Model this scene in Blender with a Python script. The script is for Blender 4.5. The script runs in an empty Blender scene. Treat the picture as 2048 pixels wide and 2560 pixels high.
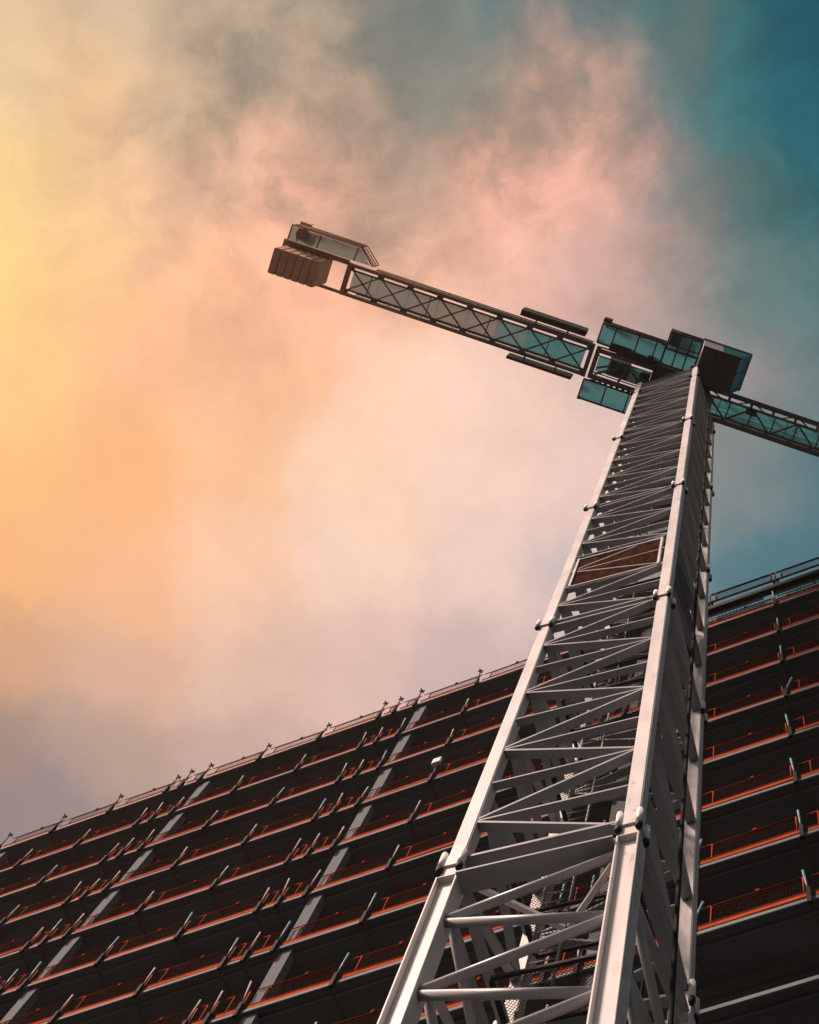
import bpy, bmesh, math, random
from mathutils import Vector, Matrix, Euler
random.seed(7)
R = math.radians
scn = bpy.context.scene
COL = scn.collection

# ------------------------------------------------------------------ camera
EYE = 1.6                       # eye height above the ground
cam_d = bpy.data.cameras.new("camera")
cam = bpy.data.objects.new("camera", cam_d)
COL.objects.link(cam)
cx = (0.98673375, 0.0294115, -0.15966048)      # world axes as the camera sees them (right, down, forward)
cy = (0.0, 0.9834528, 0.18116456)
cz = (0.16234687, -0.17876119, 0.97040607)
right = Vector((cx[0], cy[0], cz[0])); down = Vector((cx[1], cy[1], cz[1])); fwd = Vector((cx[2], cy[2], cz[2]))
rot = Matrix((right, -down, -fwd)).transposed()
cam.matrix_world = Matrix.Translation((0, 0, EYE)) @ rot.to_4x4()
cam_d.sensor_fit = 'VERTICAL'; cam_d.sensor_height = 36.0; cam_d.sensor_width = 28.8
cam_d.lens = 4700.0 * 36.0 / 2560.0
cam_d.clip_start = 0.1; cam_d.clip_end = 4000
scn.camera = cam
scn.view_settings.view_transform = 'Standard'
scn.view_settings.look = 'None'
scn.view_settings.exposure = 0.0
scn.view_settings.gamma = 1.0
try:
    scn.cycles.use_denoising = True
    scn.cycles.max_bounces = 6
    scn.cycles.diffuse_bounces = 1
    scn.cycles.transparent_max_bounces = 24
except Exception:
    pass

# ------------------------------------------------------------------ sun and sky
SUN_EL, SUN_AZ = 50.0, 214.0       # azimuth: degrees from +X towards +Y
sdir = Vector((math.cos(R(SUN_EL)) * math.cos(R(SUN_AZ)), math.cos(R(SUN_EL)) * math.sin(R(SUN_AZ)), math.sin(R(SUN_EL))))
sl = bpy.data.lights.new("sun", 'SUN'); sl.energy = 5.0; sl.angle = R(10.0); sl.color = (1.0, 0.74, 0.65)
so = bpy.data.objects.new("sun", sl); COL.objects.link(so)
so.rotation_euler = sdir.to_track_quat('Z', 'Y').to_euler(); so.location = (-60, -30, 80)

world = bpy.data.worlds.new("World"); scn.world = world
world.use_nodes = True
wn = world.node_tree.nodes; wl = world.node_tree.links
wn.clear()
class G:
    """small helper to wire node graphs"""
    def __init__(s, tree): s.n = tree.nodes; s.l = tree.links
    def put(s, sock, v):
        if isinstance(v, bpy.types.NodeSocket): s.l.new(v, sock)
        elif v is not None: sock.default_value = v
    def math(s, op, a, b=None, c=None, clamp=False):
        n = s.n.new('ShaderNodeMath'); n.operation = op; n.use_clamp = clamp
        s.put(n.inputs[0], a); s.put(n.inputs[1], b); s.put(n.inputs[2], c); return n.outputs[0]
    def vec(s, op, a, b=None):
        n = s.n.new('ShaderNodeVectorMath'); n.operation = op
        s.put(n.inputs[0], a); s.put(n.inputs[1], b)
        return n.outputs['Value'] if op in ('LENGTH', 'DISTANCE', 'DOT_PRODUCT') else n.outputs[0]
    def mix(s, f, a, b, mode='MIX'):
        n = s.n.new('ShaderNodeMix'); n.data_type = 'RGBA'; n.blend_type = mode
        s.put(n.inputs[0], f); s.put(n.inputs[6], a); s.put(n.inputs[7], b); return n.outputs[2]
    def noise(s, v, scale, detail=6, rough=0.55, dist=0.0):
        n = s.n.new('ShaderNodeTexNoise'); s.put(n.inputs['Vector'], v)
        n.inputs['Scale'].default_value = scale; n.inputs['Detail'].default_value = detail
        n.inputs['Roughness'].default_value = rough; n.inputs['Distortion'].default_value = dist
        return n.outputs
    def maprange(s, v, a, b, c, d, kind='LINEAR'):
        n = s.n.new('ShaderNodeMapRange'); n.interpolation_type = kind; s.put(n.inputs[0], v)
        for i, x in zip((1, 2, 3, 4), (a, b, c, d)): s.put(n.inputs[i], x)
        return n.outputs[0]
    def ramp(s, f, stops):
        n = s.n.new('ShaderNodeValToRGB'); e = n.color_ramp.elements
        while len(e) < len(stops): e.new(0.5)
        for k, (p, c) in enumerate(stops): e[k].position = p; e[k].color = (*c, 1)
        s.put(n.inputs[0], f); return n.outputs[0]
g = G(world.node_tree)
tc = wn.new('ShaderNodeTexCoord')
sep = wn.new('ShaderNodeSeparateXYZ'); wl.new(tc.outputs['Generated'], sep.inputs[0])
zc = g.math('MAXIMUM', sep.outputs[2], 0.18)
u = g.math('DIVIDE', sep.outputs[0], zc); v = g.math('DIVIDE', sep.outputs[1], zc)
cmb = wn.new('ShaderNodeCombineXYZ'); wl.new(u, cmb.inputs[0]); wl.new(v, cmb.inputs[1])
P = cmb.outputs[0]                                      # place on the cloud deck overhead
def warp(Pv, scale, amt, detail=5):
    w = g.noise(Pv, scale, detail, 0.6)['Color']
    o = g.vec('SUBTRACT', w, (0.5, 0.5, 0.5))
    sc = wn.new('ShaderNodeVectorMath'); sc.operation = 'SCALE'; wl.new(o, sc.inputs[0]); sc.inputs['Scale'].default_value = amt
    fl = g.vec('MULTIPLY', sc.outputs[0], (1, 1, 0))
    return g.vec('ADD', Pv, fl)
Pw = warp(P, 11.0, 0.075)
Pw = warp(Pw, 34.0, 0.024)
CLOUDS = [   # place on the cloud deck overhead (x/z, y/z), colour of the cloud there
    (-0.389, -0.088, 0.730, 0.503, 0.314), (-0.322, -0.087, 0.610, 0.456, 0.305), (-0.270, -0.086, 0.456, 0.352, 0.254), (-0.218, -0.086, 0.392, 0.314, 0.231),
    (-0.168, -0.085, 0.223, 0.242, 0.205), (-0.118, -0.084, 0.114, 0.205, 0.205), (-0.069, -0.084, 0.053, 0.162, 0.181), (-0.020, -0.083, 0.026, 0.150, 0.181),
    (0.045, -0.082, 0.000, 0.091, 0.141), (-0.391, -0.038, 0.855, 0.610, 0.352), (-0.337, -0.038, 0.855, 0.546, 0.305), (-0.284, -0.037, 0.610, 0.429, 0.283),
    (-0.245, -0.037, 0.283, 0.238, 0.191), (-0.211, -0.037, 0.546, 0.381, 0.270), (-0.168, -0.037, 0.195, 0.212, 0.181), (-0.130, -0.036, 0.223, 0.231, 0.195),
    (-0.097, -0.036, 0.610, 0.376, 0.283), (-0.068, -0.036, 0.701, 0.392, 0.292), (-0.031, -0.036, 0.102, 0.181, 0.181), (0.005, -0.036, 0.021, 0.150, 0.181),
    (0.047, -0.035, 0.000, 0.107, 0.165), (-0.393, 0.013, 0.973, 0.658, 0.296), (-0.339, 0.013, 0.939, 0.591, 0.305), (-0.298, 0.013, 0.753, 0.456, 0.296),
    (-0.272, 0.013, 0.680, 0.413, 0.283), (-0.232, 0.013, 0.939, 0.503, 0.342), (-0.204, 0.013, 0.831, 0.429, 0.296), (-0.183, 0.013, 0.429, 0.296, 0.223),
    (-0.155, 0.013, 0.352, 0.262, 0.202), (-0.125, 0.013, 0.855, 0.429, 0.314), (-0.092, 0.013, 0.913, 0.468, 0.352), (-0.050, 0.012, 0.753, 0.392, 0.314),
    (-0.023, 0.012, 0.156, 0.205, 0.205), (0.006, 0.012, 0.045, 0.162, 0.181), (0.049, 0.012, 0.010, 0.141, 0.188), (-0.395, 0.065, 1.000, 0.680, 0.262),
    (-0.340, 0.065, 0.982, 0.578, 0.283), (-0.273, 0.064, 0.956, 0.503, 0.305), (-0.207, 0.063, 0.956, 0.491, 0.332), (-0.160, 0.063, 0.956, 0.515, 0.361),
    (-0.104, 0.062, 0.871, 0.485, 0.376), (-0.054, 0.062, 0.610, 0.376, 0.328), (-0.024, 0.061, 0.305, 0.283, 0.262), (0.020, 0.061, 0.114, 0.205, 0.216),
    (0.050, 0.061, 0.070, 0.188, 0.216), (-0.398, 0.118, 0.991, 0.610, 0.262), (-0.315, 0.117, 0.973, 0.515, 0.283), (-0.247, 0.116, 0.956, 0.527, 0.314),
    (-0.168, 0.114, 0.973, 0.631, 0.456), (-0.116, 0.113, 0.913, 0.631, 0.515), (-0.065, 0.112, 0.753, 0.546, 0.485), (0.017, 0.111, 0.328, 0.287, 0.279),
    (0.052, 0.110, 0.141, 0.223, 0.254), (-0.400, 0.172, 0.982, 0.527, 0.231), (-0.330, 0.170, 0.982, 0.491, 0.231), (-0.261, 0.169, 0.982, 0.546, 0.305),
    (-0.194, 0.167, 0.991, 0.658, 0.468), (-0.129, 0.165, 0.973, 0.672, 0.546), (-0.077, 0.164, 0.831, 0.578, 0.515), (0.014, 0.161, 0.223, 0.262, 0.283),
    (0.054, 0.160, 0.070, 0.195, 0.254), (-0.402, 0.227, 0.973, 0.491, 0.223), (-0.331, 0.225, 0.956, 0.503, 0.270), (-0.262, 0.223, 0.956, 0.578, 0.392),
    (-0.195, 0.220, 0.956, 0.658, 0.515), (-0.128, 0.218, 0.855, 0.610, 0.527), (-0.051, 0.215, 0.578, 0.485, 0.485), (0.025, 0.212, 0.070, 0.188, 0.254),
    (-0.404, 0.284, 0.680, 0.376, 0.231), (-0.333, 0.281, 0.730, 0.445, 0.314), (-0.263, 0.277, 0.776, 0.515, 0.402), (-0.195, 0.275, 0.753, 0.515, 0.445),
    (-0.128, 0.272, 0.610, 0.445, 0.429), (-0.407, 0.341, 0.376, 0.262, 0.216), (-0.335, 0.337, 0.485, 0.342, 0.283), (-0.264, 0.333, 0.578, 0.392, 0.342),
    (-0.409, 0.388, 0.305, 0.242, 0.242), (-0.374, 0.386, 0.328, 0.254, 0.254),
    (0.45, 0.10, 0.006, 0.085, 0.125), (0.45, -0.35, 0.004, 0.075, 0.115), (0.45, 0.6, 0.02, 0.08, 0.11), (1.3, 0.0, 0.004, 0.05, 0.085), (1.2, 1.2, 0.02, 0.06, 0.09), (1.2, -1.2, 0.004, 0.05, 0.085),
    (-0.75, 0.10, 1.0, 0.68, 0.34), (-0.75, -0.35, 0.95, 0.66, 0.42), (-0.75, 0.6, 0.62, 0.40, 0.28), (-1.8, 0.0, 1.0, 0.66, 0.40), (-1.8, -1.4, 0.9, 0.62, 0.45), (-1.8, 1.4, 0.45, 0.30, 0.24),
    (-0.1, -0.55, 0.16, 0.20, 0.19), (-0.2, -1.4, 0.42, 0.34, 0.30), (-0.2, 0.85, 0.26, 0.21, 0.21), (0.0, 1.6, 0.16, 0.15, 0.16),
]
acc = wsum = None
for bu, bv, cr, cg, cb_ in CLOUDS:
    if bu > -0.06 and cb_ > cg * 1.05: cr, cg, cb_ = cr + 0.010, cg * 0.98, cb_ * 0.88     # greyer teal
    d = g.math('DIVIDE', g.vec('DISTANCE', Pw, (bu, bv, 0)), 0.055)
    k = g.math('POWER', g.math('MULTIPLY_ADD', d, d, 1.0), -5.0)
    sc = wn.new('ShaderNodeVectorMath'); sc.operation = 'SCALE'; sc.inputs[0].default_value = (cr, cg, cb_); wl.new(k, sc.inputs['Scale'])
    acc = sc.outputs[0] if acc is None else g.vec('ADD', acc, sc.outputs[0])
    wsum = k if wsum is None else g.math('ADD', wsum, k)
dv = wn.new('ShaderNodeVectorMath'); dv.operation = 'SCALE'; wl.new(acc, dv.inputs[0]); wl.new(g.math('DIVIDE', 1.0, wsum), dv.inputs['Scale'])
sky = dv.outputs[0]
# wisps: torn edges high up, smoother towards the bright middle
wisp = g.math('MULTIPLY', g.maprange(v, 0.02, 0.16, 1.0, 0.28, 'SMOOTHSTEP'), g.maprange(u, -0.38, -0.24, 0.35, 1.0, 'SMOOTHSTEP'))
f1 = g.noise(warp(P, 10.0, 0.08), 15.0, 9, 0.58)['Fac']
f2 = g.noise(warp(P, 25.0, 0.03), 55.0, 6, 0.6)['Fac']
m1 = g.math('MULTIPLY', g.math('SUBTRACT', f1, 0.5), 1.4)
m2 = g.math('MULTIPLY', g.math('SUBTRACT', f2, 0.5), 0.22)
mm = g.math('MULTIPLY_ADD', g.math('ADD', m1, m2), wisp, 1.0)
sc = wn.new('ShaderNodeVectorMath'); sc.operation = 'SCALE'; wl.new(sky, sc.inputs[0]); wl.new(mm, sc.inputs['Scale'])
torn = g.math('MULTIPLY', g.math('MULTIPLY', g.maprange(f1, 0.56, 0.30, 0.0, 0.55, 'SMOOTHSTEP'), g.maprange(v, -0.02, 0.09, 1.0, 0.0, 'SMOOTHSTEP')), g.math('MULTIPLY', g.maprange(u, -0.36, -0.22, 0.1, 1.0, 'SMOOTHSTEP'), g.maprange(u, -0.03, 0.03, 1.0, 0.0, 'SMOOTHSTEP')))
sky = g.mix(torn, sc.outputs[0], (0.17, 0.21, 0.195, 1))
nish = wn.new('ShaderNodeTexSky'); nish.sky_type = 'NISHITA'; nish.sun_disc = False
nish.sun_elevation = R(SUN_EL); nish.sun_rotation = R(90.0 - SUN_AZ)
nsc = g.mix(1.0, nish.outputs[0], (0.05, 0.05, 0.05, 1), 'MULTIPLY')
low = g.maprange(sep.outputs[2], 0.10, 0.45, 0.85, 0.0, 'SMOOTHSTEP')    # the cloud deck thins towards the horizon
final = g.mix(low, sky, nsc)
bg = wn.new('ShaderNodeBackground'); wl.new(final, bg.inputs[0]); bg.inputs[1].default_value = 1.0
wo = wn.new('ShaderNodeOutputWorld'); wl.new(bg.outputs[0], wo.inputs[0])

# ------------------------------------------------------------------ materials
def mat(name, col, rough=0.6, metal=0.0, var=0.15, scale=3.0, stain=None, stain_amt=0.0, streak=(1, 1, 1), bump=0.0, spec=0.5):
    m = bpy.data.materials.new(name); m.use_nodes = True
    h = G(m.node_tree); b = m.node_tree.nodes['Principled BSDF']
    c = m.node_tree.nodes.new('ShaderNodeTexCoord').outputs['Object']
    oi = m.node_tree.nodes.new('ShaderNodeObjectInfo')
    c = h.vec('ADD', h.vec('MULTIPLY', c, streak), oi.outputs['Location'])
    n1 = h.noise(c, scale, 6, 0.6)['Fac']
    dark = tuple(x * (1 - var) for x in col); lite = tuple(min(1, x * (1 + var)) for x in col)
    cc = h.ramp(n1, [(0.3, dark), (0.7, lite)])
    if stain:
        n2 = h.noise(c, scale * 2.3, 8, 0.7, 0.6)['Fac']
        k = h.maprange(n2, 0.56, 0.70, 0, stain_amt, 'SMOOTHSTEP')
        cc = h.mix(k, cc, (*stain, 1))
    h.l.new(cc, b.inputs['Base Color'])
    r = h.maprange(n1, 0.3, 0.7, max(0.05, rough - 0.1), min(1, rough + 0.1)); h.l.new(r, b.inputs['Roughness'])
    b.inputs['Metallic'].default_value = metal
    b.inputs['Specular IOR Level'].default_value = spec
    if bump:
        bn = m.node_tree.nodes.new('ShaderNodeBump'); bn.inputs['Strength'].default_value = bump; bn.inputs['Distance'].default_value = 0.02
        n3 = h.noise(c, scale * 6, 5, 0.6)['Fac']; h.l.new(n3, bn.inputs['Height']); h.l.new(bn.outputs[0], b.inputs['Normal'])
    return m
def see_through_mat(name, col, holes, rough=0.6, translucent=0.0):
    """holes(h, coords) gives 1 where there is metal, 0 where one sees through"""
    m = bpy.data.materials.new(name); m.use_nodes = True
    h = G(m.node_tree); n = m.node_tree.nodes; b = n['Principled BSDF']
    b.inputs['Base Color'].default_value = (*col, 1); b.inputs['Roughness'].default_value = rough; b.inputs['Specular IOR Level'].default_value = 0.0
    solid = b.outputs[0]
    if translucent:
        tl = n.new('ShaderNodeBsdfTranslucent'); tl.inputs[0].default_value = (*col, 1)
        ms = n.new('ShaderNodeMixShader'); ms.inputs[0].default_value = translucent
        h.l.new(solid, ms.inputs[1]); h.l.new(tl.outputs[0], ms.inputs[2]); solid = ms.outputs[0]
    tr = n.new('ShaderNodeBsdfTransparent'); mx = n.new('ShaderNodeMixShader')
    c = n.new('ShaderNodeTexCoord').outputs['Object']
    h.l.new(holes(h, c), mx.inputs[0]); h.l.new(tr.outputs[0], mx.inputs[1]); h.l.new(solid, mx.inputs[2])
    h.l.new(mx.outputs[0], n['Material Output'].inputs[0])
    return m
def diamonds(px, py, w):
    def fn(h, c):
        s = h.n.new('ShaderNodeSeparateXYZ'); h.l.new(c, s.inputs[0])
        a = h.math('DIVIDE', s.outputs[0], px); b = h.math('DIVIDE', s.outputs[1], py)
        out = None
        for q in (h.math('ADD', a, b), h.math('SUBTRACT', a, b)):
            d = h.math('ABSOLUTE', h.math('SUBTRACT', h.math('FRACT', q), 0.5))
            k = h.math('GREATER_THAN', d, 0.5 - w)
            out = k if out is None else h.math('MAXIMUM', out, k)
        return out
    return fn
def wires(px, pz, wx, wz):
    def fn(h, c):
        s = h.n.new('ShaderNodeSeparateXYZ'); h.l.new(c, s.inputs[0])
        a = h.math('LESS_THAN', h.math('FRACT', h.math('DIVIDE', s.outputs[0], px)), wx)
        b = h.math('LESS_THAN', h.math('FRACT', h.math('DIVIDE', s.outputs[2], pz)), wz)
        return h.math('MAXIMUM', a, b)
    return fn
def even(share):
    return lambda h, c: h.math('ADD', share, 0.0)
def slots(px, py, wx, wy):
    def fn(h, c):
        s = h.n.new('ShaderNodeSeparateXYZ'); h.l.new(c, s.inputs[0])
        a = h.math('LESS_THAN', h.math('FRACT', h.math('DIVIDE', s.outputs[0], px)), wx)
        b = h.math('LESS_THAN', h.math('FRACT', h.math('DIVIDE', s.outputs[1], py)), wy)
        return h.math('MAXIMUM', a, b)
    return fn
M = dict(
    mast=mat('pale_paint', (0.80, 0.76, 0.74), 0.45, var=0.08, scale=2.5, stain=(0.36, 0.25, 0.19), stain_amt=0.6, streak=(1, 1, 0.25)),
    brace=mat('shaded_brace_paint', (0.27, 0.285, 0.295), 0.5, var=0.10, scale=3.0, stain=(0.3, 0.26, 0.23), stain_amt=0.4),  # mast paint darkened so the brace undersides read as shaded
    tube=mat('tube_paint', (0.42, 0.42, 0.43), 0.45, var=0.1, scale=3.0, stain=(0.25, 0.2, 0.17), stain_amt=0.4),
    bolt=mat('black_bolt_cap', (0.014, 0.015, 0.015), 0.7, spec=0.15, var=0.3, scale=9),
    jib=mat('jib_steel', (0.10, 0.105, 0.105), 0.6, spec=0.3, var=0.2, scale=2.0, stain=(0.07, 0.05, 0.04), stain_amt=0.5),
    jibflare=mat('flare_orange_steel', (0.50, 0.225, 0.125), 0.7, var=0.2, scale=2.0, stain=(0.22, 0.11, 0.07), stain_amt=0.5),  # warm flare over the counterweight end put into the steel colour
    jibflaremid=mat('flare_brown_steel', (0.27, 0.15, 0.10), 0.65, var=0.2, scale=2.0, stain=(0.16, 0.09, 0.06), stain_amt=0.5),  # weaker share of the same flare tint, further in
    dark=mat('dark_machinery', (0.032, 0.03, 0.03), 0.7, spec=0.15, var=0.3, scale=4),
    cabfloor=mat('cab_floor', (0.055, 0.045, 0.04), 0.7, var=0.35, scale=3, streak=(3, 0.4, 1)),
    cabwall=mat('cab_wall', (0.42, 0.36, 0.34), 0.5, var=0.1),
    glass=mat('tinted_window', (0.006, 0.12, 0.14), 0.35, var=0.25, scale=1.5, spec=0.2),
    ballast=mat('flare_tinted_ballast', (0.82, 0.40, 0.23), 0.9, var=0.18, scale=3.5, stain=(0.60, 0.30, 0.18), stain_amt=0.5, bump=0.4),  # orange of the flare painted into the concrete colour
    ply=mat('rusty_board', (0.055, 0.026, 0.018), 0.9, spec=0.0, var=0.55, scale=3.0, stain=(0.10, 0.048, 0.03), stain_amt=0.7, streak=(2.5, 1, 0.8)),
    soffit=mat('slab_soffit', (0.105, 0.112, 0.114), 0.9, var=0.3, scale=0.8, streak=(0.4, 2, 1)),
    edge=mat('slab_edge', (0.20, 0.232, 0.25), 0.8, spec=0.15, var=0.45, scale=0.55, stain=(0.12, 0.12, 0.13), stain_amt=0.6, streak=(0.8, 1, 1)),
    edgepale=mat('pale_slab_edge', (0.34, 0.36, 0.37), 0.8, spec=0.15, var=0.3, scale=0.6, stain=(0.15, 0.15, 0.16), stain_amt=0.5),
    pipe=mat('dull_red_pipe', (0.16, 0.075, 0.06), 0.8, spec=0.1, var=0.3, scale=1.0),
    column=mat('column_concrete', (0.17, 0.195, 0.21), 0.9, spec=0.1, var=0.15, scale=2.0, stain=(0.2, 0.2, 0.2), stain_amt=0.5, bump=0.2),
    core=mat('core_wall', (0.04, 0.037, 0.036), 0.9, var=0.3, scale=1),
    orange=mat('orange_paint', (0.50, 0.095, 0.042), 0.85, spec=0.0, var=0.18, scale=2.5, stain=(0.35, 0.08, 0.05), stain_amt=0.5),
    galv=mat('galvanised_tube', (0.42, 0.39, 0.36), 0.6, spec=0.2, var=0.3, scale=5),
    dimorange=mat('dull_orange_paint', (0.22, 0.042, 0.02), 0.85, spec=0.0, var=0.2, scale=3),
    maroon=mat('backlit_maroon', (0.11, 0.04, 0.03), 0.8, var=0.3, scale=3, spec=0.0),  # backlit darkness of the roof rails put into the paint colour
    teal=mat('teal_paint', (0.05, 0.22, 0.255), 0.5, var=0.2, scale=5),
    clamp=mat('dark_clamp', (0.026, 0.022, 0.02), 0.8, spec=0.1, var=0.3, scale=8),
    rust=mat('rusty_screw', (0.12, 0.055, 0.03), 0.8, var=0.3, scale=8),
    cable=mat('black_cable', (0.010, 0.012, 0.015), 0.8, spec=0.08, var=0.2),
    white=mat('white_plastic', (0.45, 0.43, 0.43), 0.4, var=0.06),
    ground=mat('site_ground', (0.014, 0.025, 0.032), 0.95, var=0.35, scale=0.35, stain=(0.02, 0.02, 0.02), stain_amt=0.6, bump=0.5),
    footing=mat('footing_concrete', (0.32, 0.31, 0.30), 0.9, var=0.15, scale=1.5, bump=0.3),
    mesh=see_through_mat('barrier_wire', (0.028, 0.012, 0.010), wires(0.055, 0.11, 0.22, 0.15)),
    expanded=see_through_mat('expanded_metal', (0.10, 0.10, 0.10), diamonds(0.048, 0.034, 0.12)),
    deck=see_through_mat('walkway_grating', (0.115, 0.335, 0.36), even(0.84), translucent=0.75),
    deckgrey=see_through_mat('grey_grating', (0.33, 0.34, 0.32), even(0.84), translucent=0.75),
    deckpale=see_through_mat('pale_grating', (0.35, 0.335, 0.31), even(0.84), translucent=0.75),
    deckmid=see_through_mat('greenish_grating', (0.20, 0.33, 0.34), even(0.84), translucent=0.75),
    louvre=see_through_mat('clear_louvre', (0.35, 0.55, 0.62), slots(0.12, 5.0, 0.16, 0.02)),
)

# ------------------------------------------------------------------ mesh helpers
class MB:
    """collects boxes, bars, tubes and prisms; build() links them as ONE mesh object"""
    def __init__(s): s.v = []; s.f = []; s.smooth = []
    def add(s, vs, fs, sm=False):
        o = len(s.v); s.v += [tuple(p) for p in vs]; s.f += [[i + o for i in q] for q in fs]; s.smooth += [sm] * len(fs); return s
    def box(s, x0, x1, y0, y1, z0, z1):
        vs = [(x, y, z) for z in (z0, z1) for y in (y0, y1) for x in (x0, x1)]
        return s.add(vs, [(0, 2, 3, 1), (4, 5, 7, 6), (0, 1, 5, 4), (2, 6, 7, 3), (0, 4, 6, 2), (1, 3, 7, 5)])
    def bar(s, a, b, w, h, up=(0, 0, 1)):
        """rectangular bar from a to b; w across, h along the direction nearest to up"""
        a, b = Vector(a), Vector(b); d = (b - a).normalized(); sd = d.cross(Vector(up))
        if sd.length < 1e-4: sd = d.cross(Vector((1, 0, 0)))
        sd.normalize(); uu = sd.cross(d).normalized()
        vs = [p + sd * i * w / 2 + uu * j * h / 2 for p in (a, b) for j in (-1, 1) for i in (-1, 1)]
        return s.add(vs, [(0, 1, 3, 2), (4, 6, 7, 5), (0, 4, 5, 1), (2, 3, 7, 6), (0, 2, 6, 4), (1, 5, 7, 3)])
    def tube(s, pts, r, n=8, caps=True):
        pts = [Vector(p) for p in pts]; rings = []; o = len(s.v); ref = None
        for i, p in enumerate(pts):
            d = (pts[min(i + 1, len(pts) - 1)] - pts[max(i - 1, 0)]).normalized()
            if ref is None: ref = d.orthogonal().normalized()
            ref = (ref - d * ref.dot(d)).normalized(); bn = d.cross(ref)
            rr = r[i] if isinstance(r, (list, tuple)) else r
            s.v += [tuple(p + (ref * math.cos(k * 2 * math.pi / n) + bn * math.sin(k * 2 * math.pi / n)) * rr) for k in range(n)]
        for i in range(len(pts) - 1):
            for k in range(n):
                k2 = (k + 1) % n
                s.f.append([o + i * n + k, o + i * n + k2, o + (i + 1) * n + k2, o + (i + 1) * n + k]); s.smooth.append(True)
        if caps:
            s.f.append([o + k for k in range(n)][::-1]); s.smooth.append(False)
            s.f.append([o + (len(pts) - 1) * n + k for k in range(n)]); s.smooth.append(False)
        return s
    def prism(s, poly, z0, z1, poly2=None):
        n = len(poly); p2 = poly2 or poly
        vs = [(x, y, z0) for x, y in poly] + [(x, y, z1) for x, y in p2]
        return s.add(vs, [list(range(n))[::-1], list(range(n, 2 * n))] + [[k, (k + 1) % n, n + (k + 1) % n, n + k] for k in range(n)])
    def quad(s, a, b, c, d): return s.add([a, b, c, d], [(0, 1, 2, 3)])
    def mesh(s, name, m, bevel=0):
        me = bpy.data.meshes.new(name); me.from_pydata(s.v, [], s.f); me.materials.append(m)
        me.polygons.foreach_set('use_smooth', s.smooth)
        bm = bmesh.new(); bm.from_mesh(me); bmesh.ops.recalc_face_normals(bm, faces=bm.faces)
        if bevel:
            bmesh.ops.bevel(bm, geom=list(bm.edges), offset=bevel, segments=2, affect='EDGES', clamp_overlap=True)
        bm.to_mesh(me); bm.free()
        return me
    def build(s, name, m, parent=None, bevel=0, loc=None, rz=None):
        o = bpy.data.objects.new(name, s.mesh(name, m, bevel)); COL.objects.link(o)
        if parent: o.parent = parent
        if loc: o.location = loc
        if rz is not None: o.rotation_euler = (0, 0, rz)
        return o
def tag(o, label=None, cat=None, group=None, kind=None):
    for k, x in (('label', label), ('category', cat), ('group', group), ('kind', kind)):
        if x: o[k] = x
    return o
def empty(name, loc=(0, 0, 0), rz=0, parent=None):
    o = bpy.data.objects.new(name, None); COL.objects.link(o); o.location = loc; o.rotation_euler = (0, 0, rz)
    o.empty_display_size = 0.3
    if parent: o.parent = parent
    return o
def kids(o): return [c for c in COL.objects if c.parent == o]
def copy_tree(o, parent=None, childmap=None):
    c = o.copy(); COL.objects.link(c); c.parent = parent
    for ch in (childmap[o.name] if childmap and o.name in childmap else kids(o)): copy_tree(ch, c)
    return c

# ------------------------------------------------------------------ ground
gm = MB(); gm.box(-600, 600, -600, 600, -0.5, 0)
tag(gm.build('ground', M['ground']), kind='structure')

# ------------------------------------------------------------------ building
BY = -0.3836; EB = Vector((math.cos(BY), math.sin(BY), 0)); NB = Vector((math.sin(BY), -math.cos(BY), 0))
DB = -11.4271 * 1.1; Z0 = 53.4347 * 1.1 + EYE; H = 3.3
def fp(s, w, z):                      # point on the facade: along, outward, height
    p = EB * s + NB * (DB + w); return Vector((p.x, p.y, z))
BX0, BX1, DEEP = -46.0, 14.0, 9.0
bld = empty('unfinished_building', fp(0, 0, 0), BY)   # local x along the facade, local y inward
tag(bld, 'dark unfinished concrete building with open floors and orange edge barriers', 'building')
COLS = [-38.9, -31.0, -23.12, -15.22, -7.4, 0.5, 8.4]
NF = 18
for k in range(NF):
    z = Z0 - H * k
    sm = MB()
    if k == 0:
        sm.box(BX0, -6.6, 0.035, DEEP, z - 0.13, z - 0.004)
        sm.box(-6.6, BX1, 0.315, 0.36, z - 0.34, z - 0.004)        # edge beam beside the roof slot
        sm.box(-6.6, BX1, 0.60, DEEP, z - 0.30, z - 0.004)
    else:
        sm.box(BX0, BX1, 0.035, DEEP, z - 0.115, z - 0.004)
        sm.box(BX0, BX1, 0.22, DEEP - 0.002, z - 0.242, z - 0.116)
    for j in range(1, 12):                                # shallow ribs and pipes under the slab
        yy = 0.55 + j * 0.62
        sm.box(BX0 + 0.2, BX1 - 0.2, yy, yy + 0.09, z - 0.33 - 0.05 * (j % 3), z - 0.242)
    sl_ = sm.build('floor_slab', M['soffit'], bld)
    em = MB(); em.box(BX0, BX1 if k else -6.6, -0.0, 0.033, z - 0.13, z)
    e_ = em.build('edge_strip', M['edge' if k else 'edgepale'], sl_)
    for yy, r_ in ((0.9, 0.02), (1.5, 0.03), (2.6, 0.04), (4.2, 0.05)):   # pipes and cable runs hung under the slab
        pp = MB(); pp.tube([(BX0 + 0.3, yy, z - 0.46), (BX1 - 0.3, yy, z - 0.46)], r_, 6); pp.build('service_pipe', M['pipe'], sl_)
    if k == 0:
        MB().box(-6.598, BX1, 0.15, 0.313, z - 0.345, z).build('edge_strip', M['clamp'], sl_)
for cs in COLS:
    cm = MB(); cm.box(cs, cs + 0.34, 0.10, 0.32, 0, Z0 - 0.345)
    cm.build('column', M['column'], bld)
w = MB(); w.box(BX0 + 0.5, BX1 - 0.5, DEEP - 0.3, DEEP - 0.05, 0, Z0 - 0.35); w.build('core_wall', M['core'], bld)

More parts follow.
